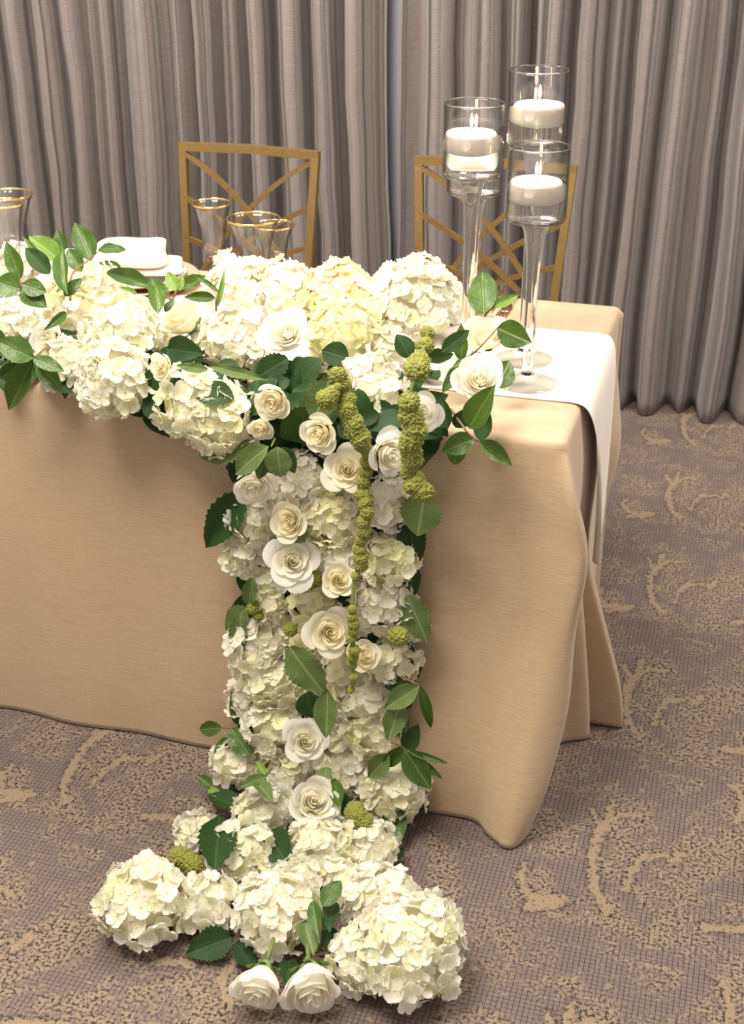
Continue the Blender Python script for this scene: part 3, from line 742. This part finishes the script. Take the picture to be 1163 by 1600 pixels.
# ------------------------------------------------------------------ amaranthus
def bumpy(seed):
    so = Vector((seed*7.1, seed*3.3, 0))
    def fn(p):
        d = noise.voronoi(p*4.2+so)[0]; e = noise.voronoi(p*11+so)[0]; return p*(1.16-.40*d[0]-.16*e[0])
    return ico(5, fn)
BUMP = [bumpy(k) for k in range(4)]
for me in BUMP: me.materials.append(M['amar'])
def amaranth(label, nodes, name='amaranthus_strand'):
    """nodes: (px, py, r_px, h)"""
    dn = [nodes[0]]
    for n0, n1 in zip(nodes, nodes[1:]):
        if n0[2] > 0 and n1[2] > 0 and math.hypot(n0[0]-n1[0], n0[1]-n1[1]) > 21: dn.append(((n0[0]+n1[0])/2+R.uniform(-3, 3), (n0[1]+n1[1])/2, (n0[2]+n1[2])/2*R.uniform(.85, 1.05), (n0[3]+n1[3])/2))
        dn.append(n1)
    nodes = dn
    pts = [surf(a, b, h)[0] for a, b, r, h in nodes]; o0 = pts[0]
    t = thing(name, label, 'flower', Matrix.Translation(o0), 'green amaranthus of the garland')
    if len(pts) > 1:
        P = cat_rom(pts, 4); vs, fs = tube([p-o0 for p in P], .0032, 6); obj('stem', mesh('stem', vs, fs), M['stem'], t)
    for p, (a, b, r, h) in zip(pts, nodes):
        if r <= 0: continue
        rr = m_of(r, p)
        q = Matrix.Rotation(R.uniform(0, 6), 3, Vector((R.gauss(0, 1), R.gauss(0, 1), R.gauss(0, 1))).normalized()).to_4x4()
        obj('blossom_cluster', R.choice(BUMP), None, t, Matrix.Translation(p-o0) @ q @ Matrix.Diagonal((rr*R.uniform(.92, 1.2), rr*R.uniform(.85, 1.1), rr*R.uniform(.9, 1.15), 1)))
    return t
# ------------------------------------------------------------------ garland inventory (pixel, size, look)
HYD = [
 # along the table top
 (28, 418, 36, 'white hydrangea head below the gold-rimmed goblet, among upright leaves', 0),
 (150, 446, 50, 'white hydrangea head in front of the napkin\'s end on the table', .1),
 (15, 508, 42, 'white hydrangea head beside the three-leaf sprig on the table', .1),
 (112, 488, 42, 'white hydrangea head between the tall narrow leaf and the napkin side', .3),
 (196, 522, 62, 'full white hydrangea head to the side of the closed rose bud', .2),
 (105, 572, 42, 'white hydrangea head over the table edge beside the drooping leaves', .2),
 (178, 592, 60, 'white hydrangea head hanging over the table edge near the rose', .25),
 (382, 448, 58, 'white hydrangea head in front of the widest goblet', 0),
 (440, 455, 52, 'white hydrangea head in front of the half-hidden wine goblet', 0),
 (365, 533, 57, 'white hydrangea head between the closed rose bud and the large rose', .05),
 (300, 628, 58, 'creamy hydrangea head hanging lowest over the beige table front', .35),
 (348, 655, 58, 'creamy hydrangea head beside the small side-facing rose at the table edge', .45),
 (528, 462, 56, 'cream-tinged hydrangea head topping the garland between two white ones', .6),
 (538, 526, 56, 'cream-yellow hydrangea head beside the large rose on the table', .8),
 (604, 496, 46, 'cream-tinged hydrangea head just below the round white one', .6),
 (650, 470, 72, 'large round white hydrangea head next to the candle holder stems', 0),
 (604, 546, 36, 'white hydrangea head just above the short amaranthus tassel', .1),
 (580, 590, 40, 'white hydrangea head between the two green amaranthus strands', .1),
 (600, 624, 40, 'white hydrangea head touching the rose behind the thick amaranthus strand', .2),
 # hanging fall
 (478, 748, 42, 'small white hydrangea head beside the most open rose', .1),
 (396, 812, 38, 'white hydrangea head under the dull oval leaves', .1),
 (385, 865, 34, 'white hydrangea head beside the widest rose of the fall', .1),
 (522, 806, 46, 'cream hydrangea head right under the most open rose', .55),
 (530, 862, 42, 'white hydrangea head between the widest rose and the green strand', .1),
 (606, 784, 40, 'white hydrangea head under the end of the thick amaranthus strand', .1),
 (606, 872, 44, 'cream-tinged hydrangea head beside the dark leaf at the fall\'s edge', .45),
 (600, 936, 46, 'white hydrangea head above the long dull leaf at the fall\'s edge', .1),
 (424, 936, 32, 'small cream hydrangea head beside the narrow dull leaves', .4),
 (490, 938, 36, 'cream hydrangea head above the rose crossed by the green strand', .6),
 (405, 1010, 44, 'white hydrangea head beside the large pale leaf on the fall', .1),
 (425, 1060, 46, 'cream-tinged hydrangea head just below the side of the large pale leaf', .4),
 (388, 1092, 30, 'small white hydrangea head above the three-leaf sprig near the hem', .1),
 (615, 1030, 36, 'cream hydrangea head under the small green amaranthus tuft', .45),
 (535, 1055, 38, 'white hydrangea head behind the thin end of the green strand', .15),
 (570, 1092, 42, 'white hydrangea head next to the oval leaves near the cloth hem', .2),
 (585, 1142, 42, 'cream hydrangea head under the pair of oval leaves', .55),
 (432, 1124, 50, 'white hydrangea head beside the round rose above the hem', .1),
 (462, 1080, 30, 'small cream hydrangea head between the dark leaf and the cream-tinged one', .35),
 (478, 1010, 34, 'cream hydrangea head between the large pale leaf and the crossed rose', .4),
 (640, 975, 26, 'small white hydrangea head behind the long dull leaf', .1),
 (440, 980, 28, 'small white hydrangea head beside the small green tuft on the fall', .1),
 (520, 1115, 32, 'white hydrangea head behind the plain oval leaf', .15),
 (560, 960, 30, 'small white hydrangea head beside the thin strand and the crossed rose', .1),
 (440, 770, 32, 'small white hydrangea head beside the rose facing down', .1),
 (560, 775, 28, 'small white hydrangea head crossed by the long thin strand', .1),
 (425, 905, 26, 'small white hydrangea head under the edge of the widest rose', .1),
 # on the carpet
 (345, 1365, 36, 'small white hydrangea head beside the lime-green carpet tuft', .1),
 (470, 1380, 40, 'white hydrangea head in the middle between the carpet hydrangeas', .1),
 (535, 1375, 40, 'white hydrangea head behind the dark sprig on the carpet', .1),
 (510, 1270, 34, 'white hydrangea head tucked under the large square rose', .1),
 (370, 1192, 38, 'white hydrangea head beside the three-leaf sprig on the carpet', .15),
 (410, 1172, 34, 'small white hydrangea head touching the round rose at the hem', .05),
 (452, 1205, 42, 'white hydrangea head between the two big roses near the hem', .1),
 (545, 1195, 52, 'white hydrangea head between the rose and the dark sprig', .1),
 (608, 1232, 52, 'white hydrangea head lying against the cloth hem by the round leaf', .25),
 (412, 1268, 46, 'white hydrangea head above the dark serrated leaf on the carpet', .05),
 (378, 1335, 54, 'white hydrangea head right beside the large dark serrated leaf', .15),
 (497, 1322, 54, 'white hydrangea head right under the large square rose', .1),
 (572, 1325, 50, 'white hydrangea head under the green amaranthus tuft by the hem', .05),
 (308, 1302, 34, 'white hydrangea head behind the large dark serrated leaf', .05),
 (228, 1408, 70, 'big white hydrangea head lying out on the carpet by a green tuft', .2),
 (325, 1412, 48, 'white hydrangea head between the outlying one and the pair of roses', .1),
 (430, 1428, 66, 'white hydrangea head just above the two rose buds on the carpet', .1),
 (596, 1412, 62, 'white hydrangea head beside the dark leaves on the carpet', .1),
 (640, 1482, 88, 'biggest white hydrangea head lying on the carpet in front of the cloth', .1),
 (572, 1500, 56, 'white hydrangea head on the carpet right beside the two rose buds', .15),
]
for x, y, r, lab, cr in HYD: hydrangea(x, y, r*(1.12 if 700 < y < 1250 else 1.04), lab, cr)

ROS = [
 (76, 528, 31, 'half', (-.5, -.1), 'open white rose low among hydrangeas beside the drooping leaves', 0),
 (84, 452, 30, 'half', (-.2, .2), 'white rose behind the tall narrow leaf on the table', 0),
 (150, 580, 36, 'half', (-.7, -.15), 'white rose turned sideways at the table edge between hydrangeas', 0),
 (285, 496, 35, 'bud', (-.9, 1.0), 'closed white rose bud lying on the table beside three leaves', 1),
 (252, 572, 23, 'half', (-.9, -.2), 'small white rose turned sideways below the closed bud', 1),
 (446, 520, 43, 'open', (-.25, .35), 'large white rose between hydrangeas on the table', 0),
 (428, 626, 31, 'bud', (-.35, -.55), 'cream rose nodding down beside the big creamy hydrangea', 1),
 (408, 668, 21, 'bud', (-.2, -.9), 'small closed bud under the nodding cream rose', 1),
 (760, 526, 41, 'half', (.12, .75), 'upper of the two white roses beside the candle holder foot', 0),
 (749, 592, 41, 'half', (.05, .35), 'lower of the two white roses beside the candle holder foot', 0),
 (658, 645, 36, 'open', (.35, -.05), 'white rose half covered by the thick amaranthus strand', 0),
 (500, 678, 33, 'half', (-.45, -.35), 'cream rose nodding beside the dark serrated leaf', 1),
 (543, 733, 42, 'full', (.05, .15), 'fully open cream rose with spiral centre atop the fall', 1),
 (608, 708, 42, 'open', (.75, -.35), 'loose white rose with twisted petals beside the amaranthus end', 0),
 (396, 758, 36, 'half', (.0, -.85), 'white rose facing down under the dull oval leaves', 0),
 (452, 815, 32, 'half', (-.30, -.05), 'small cream rose just above the widest rose', 1),
 (457, 877, 47, 'full', (.10, .10), 'widest rose on the fall, white with creamy folds', 0),
 (530, 906, 29, 'half', (.1, .1), 'small cream rose beside the thin green strand', 1),
 (516, 988, 42, 'open', (.15, -.05), 'cream rose crossed by the thin green amaranthus strand', 1),
 (568, 1025, 28, 'half', (.4, .1), 'half-hidden cream rose behind the end of the green strand', 1),
 (477, 1158, 38, 'open', (.15, .05), 'round white rose near the cloth hem above the square one', 0),
 (490, 1252, 40, 'half', (.15, .2), 'large white rose with square centre lying over the hem', 0),
 (405, 1542, 44, 'bud', (-.35, -1.15), 'smaller of two closed roses lying out on the carpet', 0),
 (488, 1543, 49, 'bud', (.12, -1.0), 'larger of two closed roses lying out on the carpet', 0),
]
for x, y, r, k, fc, lab, ti in ROS:
    rose(x, y, r, k, fc, lab, tint=ti, calyx=(y > 1500 or lab.startswith('closed')), off=(.054 if y > 1500 else .125 if 600 < y < 730 else .112 if y > 730 else .085 if x < 200 else .105))

# sprigs
sprig('three-leaf green sprig with a brown twig at the table\'s flower end', [((32, 436), (10, 378), 27, 'g', .19, .22), ((31, 452), (-10, 438), 42, 'g', .18, .18), ((35, 444), (72, 456), 30, 'g', .19, .18), ((34, 452), (74, 482), 36, 'g', .18, .17)], [(34, 466, .15), (33, 450, .18), (31, 436, .19)])
sprig('tall bushy green sprig rising above the table between goblet and napkin', [((105, 460), (95, 381), 27, 'g', .20, .26), ((142, 408), (117, 350), 38, 'g', .16, .22), ((153, 393), (200, 386), 21, 'g', .17, .17), ((100, 392), (88, 358), 23, 'g', .17, .21), ((92, 405), (48, 368), 36, 'p', .17, .22), ((78, 428), (38, 384), 30, 'b', .17, .20), ((128, 425), (104, 385), 27, 'g', .15, .19), ((100, 462), (128, 434), 20, 'g', .19, .19), ((70, 418), (36, 366), 12, 'o', .17, .21)], [(110, 470, .12), (112, 430, .16), (140, 405, .17), (152, 394, .17)])
sprig('drooping dark green sprig hanging over the table edge beside the rose', [((52, 560), (-8, 530), 42, 'g', .11, .13), ((52, 562), (17, 639), 40, 'g', .10, .10), ((52, 560), (99, 578), 24, 'g', .11, .12), ((58, 566), (96, 609), 30, 'g', .10, .09), ((35, 572), (-6, 592), 28, 'b', .08, .08)], [(75, 540, .08), (52, 560, .11)])
sprig('long flat green leaves lying before the napkin', [((238, 448), (158, 418), 28, 'g', .10, .12), ((265, 462), (224, 440), 26, 'g', .11, .11), ((190, 425), (150, 412), 22, 'g', .08, .10), ((215, 462), (186, 448), 12, 'p', .13, .13)], [(270, 470, .09), (235, 447, .10), (195, 428, .08)])
sprig('small sprig with pale young leaves above the closed rose bud', [((247, 490), (243, 436), 28, 'g', .14, .18), ((275, 455), (262, 425), 22, 'p', .13, .16), ((280, 455), (285, 428), 12, 'p', .13, .16), ((284, 452), (323, 432), 24, 'g', .12, .12), ((252, 470), (236, 432), 26, 'g', .11, .14), ((258, 488), (272, 466), 14, 'g', .13, .15)], [(265, 478, .10), (275, 456, .13), (276, 448, .13)])
sprig('green leaf with thin curling shoot between the rose bud and hydrangea', [((337, 466), (286, 464), 18, 'g', .15, .15), ((344, 458), (298, 424), 8, 'g', .13, .16), ((340, 480), (352, 420), 8, 'p', .14, .16)], [(338, 485, .12), (338, 466, .15), (342, 456, .14)])
sprig('upright glossy leaf with small side leaf in front of the candle stems', [((757, 492), (752, 418), 49, 'g', .14, .20), ((768, 480), (812, 460), 18, 'p', .15, .15)], [(755, 500, .12), (762, 488, .14), (772, 478, .15)])
sprig('glossy sprig around the two white roses beside the candle holder', [((778, 512), (828, 535), 44, 'g', .125, .115), ((775, 606), (797, 562), 42, 'g', .05, .06), ((722, 564), (722, 506), 24, 'g', .08, .10), ((728, 566), (690, 613), 24, 'g', .08, .09), ((730, 562), (706, 575), 12, 'p', .09, .09), ((664, 566), (708, 556), 28, 'b', .08, .08), ((690, 550), (735, 515), 26, 'b', .11, .12)], [(720, 580, .03), (728, 562, .07), (748, 545, .10), (778, 512, .125)])
sprig('glossy sprig drooping over the table edge beside the cloth corner', [((733, 669), (767, 606), 44, 'g', .10, .13), ((742, 685), (689, 706), 36, 'g', .09, .10), ((750, 690), (800, 729), 28, 'g', .08, .08), ((718, 690), (708, 729), 30, 'g', .06, .06), ((700, 670), (690, 622), 32, 'b', .06, .07), ((752, 690), (764, 640), 30, 'b', .05, .05), ((712, 668), (730, 640), 28, 'b', .05, .06)], [(705, 640, .04), (722, 664, .08), (738, 684, .09), (750, 690, .08)])
sprig('dull oval leaf cluster at the top of the fall', [((419, 697), (360, 743), 40, 'o', .16, .16), ((433, 698), (438, 749), 44, 'o', .16, .16), ((418, 704), (403, 753), 24, 'g', .15, .15), ((440, 698), (462, 740), 26, 'b', .12, .12)], [(430, 685, .12), (424, 698, .15)], mat='stem')
sprig('three-leaf green sprig sticking out beside the hydrangeas near the hem', [((347, 1137), (307, 1140), 25, 'g', .06, .05), ((361, 1138), (392, 1183), 36, 'g', .08, .09), ((358, 1152), (334, 1202), 24, 'g', .05, .04), ((381, 1132), (362, 1077), 26, 'g', .05, .05)], [(378, 1145, .05), (362, 1138, .07), (347, 1137, .06)])
sprig('oval green leaf pair at the fall\'s edge above the hem', [((656, 1071), (604, 1106), 36, 'o', .13, .13), ((626, 1096), (607, 1156), 36, 'o', .12, .13), ((614, 1100), (636, 1137), 28, 'o', .10, .11), ((657, 1072), (676, 1143), 18, 'g', .08, .07), ((640, 1060), (600, 1075), 30, 'b', .06, .08)], [(625, 1055, .06), (645, 1066, .11), (657, 1072, .10)])
sprig('dark pointed-leaf sprig spreading onto the cloth near the hem', [((609, 1178), (578, 1213), 34, 'o', .10, .10), ((632, 1166), (598, 1197), 24, 'g', .09, .09), ((632, 1170), (673, 1232), 40, 'g', .12, .10), ((638, 1174), (701, 1193), 11, 'g', .12, .11), ((652, 1186), (693, 1218), 12, 'g', .11, .10), ((634, 1170), (655, 1130), 30, 'b', .11, .10), ((630, 1165), (648, 1172), 24, 'b', .05, .05)], [(612, 1160, .08), (628, 1167, .11), (640, 1175, .12)])
sprig('narrow green leaves beside the square rose on the carpet', [((511, 1198), (505, 1224), 22, 'o', .13, .13), ((531, 1262), (522, 1213), 24, 'g', .11, .12), ((545, 1280), (530, 1236), 24, 'b', .08, .09)], [(536, 1290, .07), (530, 1262, .10), (515, 1205, .11)], mat='stem')
sprig('pale small leaf sprig lying above the dark serrated leaf', [((416, 1214), (371, 1231), 18, 'o', .12, .12), ((400, 1222), (426, 1251), 26, 'o', .12, .12), ((415, 1212), (400, 1190), 12, 'p', .12, .13)], [(425, 1200, .09), (412, 1216, .11), (400, 1222, .12)], mat='stem')
sprig('green sprig poking out onto the carpet above the serrated leaf', [((372, 1262), (325, 1240), 36, 'b', .04, .04), ((332, 1229), (309, 1212), 18, 'g', .04, .05), ((345, 1245), (322, 1228), 14, 'p', .04, .04)], [(380, 1262, .03), (350, 1246, .04), (330, 1228, .04)], mat='stem')
sprig('dark leaf sprig between the hydrangeas on the carpet', [((505, 1417), (533, 1372), 32, 'g', .11, .13), ((489, 1408), (497, 1467), 22, 'g', .11, .10), ((522, 1408), (513, 1452), 28, 'b', .09, .09), ((475, 1438), (491, 1492), 36, 'o', .08, .06), ((515, 1450), (526, 1505), 28, 'b', .06, .04), ((452, 1500), (450, 1545), 30, 'b', .03, .03), ((470, 1395), (455, 1440), 24, 'b', .08, .06)], [(480, 1385, .07), (495, 1410, .10), (510, 1440, .08)], mat='stem')
# loose leaves
LEAVES = [
 ((103, 488), (74, 513), 15, 'g', 'small green leaf between hydrangeas and the low open rose', .16, .15),
 ((325, 577), (274, 571), 16, 's', 'dull narrow leaf pointing toward the small sideways rose', .14, .15),
 ((330, 572), (416, 593), 18, 's', 'dull narrow leaf between two hydrangeas over the table edge', .14, .15),
 ((242, 575), (233, 630), 34, 'd', 'dark serrated leaf hanging under the small sideways rose', .08, .07),
 ((262, 545), (318, 552), 44, 'b', 'dark leaf in the gap under the closed rose bud', .06, .07),
 ((450, 560), (395, 592), 40, 'd', 'dark leaf in the gap under the large rose', .07, .07),
 ((500, 560), (460, 605), 46, 'b', 'dark leaf in the gap beside the pale serrated leaf', .07, .07),
 ((514, 592), (490, 660), 58, 's', 'pale serrated leaf beside the small green tassel ball', .11, .12),
 ((505, 640), (432, 690), 58, 'd', 'dark serrated leaf under the pale serrated one', .10, .10),
 ((388, 692), (306, 712), 50, 's', 'pale veined leaf under the big creamy hydrangea', .08, .08),
 ((382, 766), (326, 853), 54, 'd', 'large toothed leaf sticking out over the beige cloth', .06, .05),
 ((390, 700), (350, 735), 30, 'd', 'dark leaf behind the pale veined leaf', .05, .05),
 ((664, 772), (651, 840), 66, 's', 'broad pale leaf under the thick amaranthus strand', .07, .08),
 ((634, 805), (656, 882), 44, 'd', 'dark leaf under the broad pale leaf', .04, .04),
 ((637, 930), (669, 1007), 46, 's', 'long dull leaf hanging at the fall\'s edge', .06, .06),
 ((630, 880), (652, 930), 36, 'd', 'dark leaf above the long dull leaf', .04, .04),
 ((632, 960), (645, 1010), 32, 'd', 'dark leaf behind the long dull leaf', .04, .04),
 ((396, 902), (386, 952), 24, 's', 'upper narrow dull leaf at the fall\'s edge over the beige cloth', .08, .08),
 ((386, 948), (350, 988), 36, 's', 'dull leaf spreading sideways under the narrow one', .05, .05),
 ((376, 960), (377, 1028), 30, 's', 'dull leaf pointing down beside the hydrangeas of the fall', .06, .07),
 ((452, 1010), (508, 1090), 54, 's', 'large pale leaf lying over the middle of the fall', .16, .16),
 ((512, 1078), (511, 1151), 38, 'o', 'plain oval leaf under the large pale leaf', .14, .15),
 ((478, 1082), (490, 1125), 44, 'b', 'dark leaf between the large pale leaf and the round rose', .09, .09),
 ((612, 1266), (623, 1320), 40, 'g', 'rounded green leaf on the carpet by the cloth hem', .05, .03),
 ((335, 1358), (345, 1260), 60, 'd', 'large dark serrated leaf on the carpet between two hydrangeas', .09, .11),
 ((362, 1464), (288, 1492), 50, 'd', 'dark serrated leaf lying on the carpet under the hydrangeas', .03, .015),
 ((368, 1472), (397, 1512), 34, 'd', 'dark leaf on the carpet above the smaller closed rose', .03, .02),
 ((420, 1300), (445, 1345), 50, 'd', 'dark leaf in the gap between three carpet hydrangeas', .07, .07),
 ((400, 1290), (370, 1300), 24, 'd', 'dark leaf just under the hydrangea beside the pale sprig', .06, .06),
 ((450, 1355), (436, 1385), 26, 'd', 'dark leaf deep between the carpet hydrangeas', .07, .06),
 ((456, 842), (490, 822), 26, 'o', 'small dull leaf beside the small cream rose', .10, .10),
 ((528, 762), (508, 735), 26, 'o', 'small leaf behind the fully open cream rose', .08, .09),
 ((628, 1328), (600, 1352), 26, 'b', 'dark leaf on the carpet beside the biggest hydrangea', .03, .03),
 ((545, 560), (500, 545), 40, 'b', 'dark leaf under the cream-yellow hydrangea', .05, .06),
 ((640, 560), (622, 520), 34, 'b', 'dark leaf behind the short amaranthus tassel', .07, .09),
 ((560, 660), (600, 670), 30, 'b', 'dark leaf between the amaranthus strands', .06, .06),
]
for b, t, wd, k, lab, hb, ht in LEAVES: leaf(b, t, wd, k, lab, hb, ht)

# amaranthus
amaranth('thick lime-green amaranthus strand hanging over the table edge', [(668, 520, 12, .14), (664, 540, 15, .15), (657, 556, 11, .155), (652, 578, 22, .16), (644, 606, 0, .165), (640, 628, 17, .17), (642, 650, 18, .17), (648, 672, 21, .17), (640, 695, 19, .17), (644, 716, 18, .165), (638, 738, 13, .16), (648, 755, 20, .16), (660, 768, 19, .16)])
amaranth('long thin olive-green amaranthus strand trailing down the fall', [(528, 588, 17, .13), (536, 612, 14, .13), (541, 638, 17, .14), (552, 660, 18, .14), (563, 684, 18, .14), (575, 705, 12, .13), (572, 738, 11, .12), (568, 772, 13, .13), (574, 800, 14, .14), (569, 830, 13, .14), (562, 858, 12, .14), (564, 882, 13, .14), (555, 900, 8, .15), (552, 925, 0, .16), (551, 952, 8, .17), (553, 975, 10, .17), (550, 996, 10, .17), (554, 1016, 10, .17), (550, 1038, 9, .16), (554, 1058, 8, .16), (549, 1078, 6, .15)])
amaranth('olive-green amaranthus ball beside the pale serrated leaf', [(527, 605, 8, .15), (511, 624, 17, .16)], 'amaranthus_tuft')
amaranth('lime-green amaranthus tuft between the carpet hydrangeas and the serrated leaf', [(282, 1342, 20, .06), (303, 1352, 18, .06)], 'amaranthus_tuft')
amaranth('green amaranthus tuft beside the large square rose', [(554, 1268, 18, .10), (570, 1284, 17, .09)], 'amaranthus_tuft')
amaranth('green amaranthus tuft above the cream hydrangea at the fall\'s edge', [(622, 994, 17, .10)], 'amaranthus_tuft')
amaranth('green amaranthus tuft tucked beside the narrow dull leaves', [(398, 948, 13, .07), (404, 962, 9, .07)], 'amaranthus_tuft')
amaranth('green amaranthus tuft under the widest rose', [(478, 912, 15, .09), (492, 902, 12, .09)], 'amaranthus_tuft')
amaranth('small green amaranthus tuft beside the cream rose on the fall', [(454, 984, 12, .09)], 'amaranthus_tuft')

# thin dark wire showing beside the fall
P = cat_rom([hit(x, y, 1, -.03) for x, y in ((645, 862), (652, 885), (650, 905), (655, 930))], 5)
tag(obj('wire', mesh('wire', *tube(P, .0011, 6)), M['twig']), 'thin dark wire loop showing beside the fall against the cloth', 'wire')

# dark foliage bed that the blooms are set in
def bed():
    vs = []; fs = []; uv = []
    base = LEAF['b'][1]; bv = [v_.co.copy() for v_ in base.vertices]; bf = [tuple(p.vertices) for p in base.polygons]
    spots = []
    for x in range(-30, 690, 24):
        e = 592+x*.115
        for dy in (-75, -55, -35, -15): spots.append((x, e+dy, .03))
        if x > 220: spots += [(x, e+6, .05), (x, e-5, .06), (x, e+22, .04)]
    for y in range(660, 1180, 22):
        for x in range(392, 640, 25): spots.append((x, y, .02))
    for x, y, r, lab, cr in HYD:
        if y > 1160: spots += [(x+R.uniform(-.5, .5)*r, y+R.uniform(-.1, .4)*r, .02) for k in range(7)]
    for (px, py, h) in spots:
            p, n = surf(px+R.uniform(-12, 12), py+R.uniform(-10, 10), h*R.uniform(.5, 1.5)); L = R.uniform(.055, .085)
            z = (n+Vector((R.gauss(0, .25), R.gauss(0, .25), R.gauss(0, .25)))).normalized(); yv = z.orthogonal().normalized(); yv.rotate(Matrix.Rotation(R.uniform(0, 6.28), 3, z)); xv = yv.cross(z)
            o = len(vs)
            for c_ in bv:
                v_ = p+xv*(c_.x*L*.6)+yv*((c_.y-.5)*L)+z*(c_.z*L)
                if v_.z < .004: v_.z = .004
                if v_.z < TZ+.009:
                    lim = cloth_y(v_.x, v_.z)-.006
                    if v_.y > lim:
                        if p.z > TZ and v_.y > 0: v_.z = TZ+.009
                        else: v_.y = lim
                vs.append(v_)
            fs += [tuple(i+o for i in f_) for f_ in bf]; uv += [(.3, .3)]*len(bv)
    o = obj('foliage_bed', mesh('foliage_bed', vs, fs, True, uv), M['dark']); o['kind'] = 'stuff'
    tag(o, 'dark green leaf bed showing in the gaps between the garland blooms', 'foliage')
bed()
print('FLORETS', NFLO, 'OBJECTS', len(bpy.data.objects))
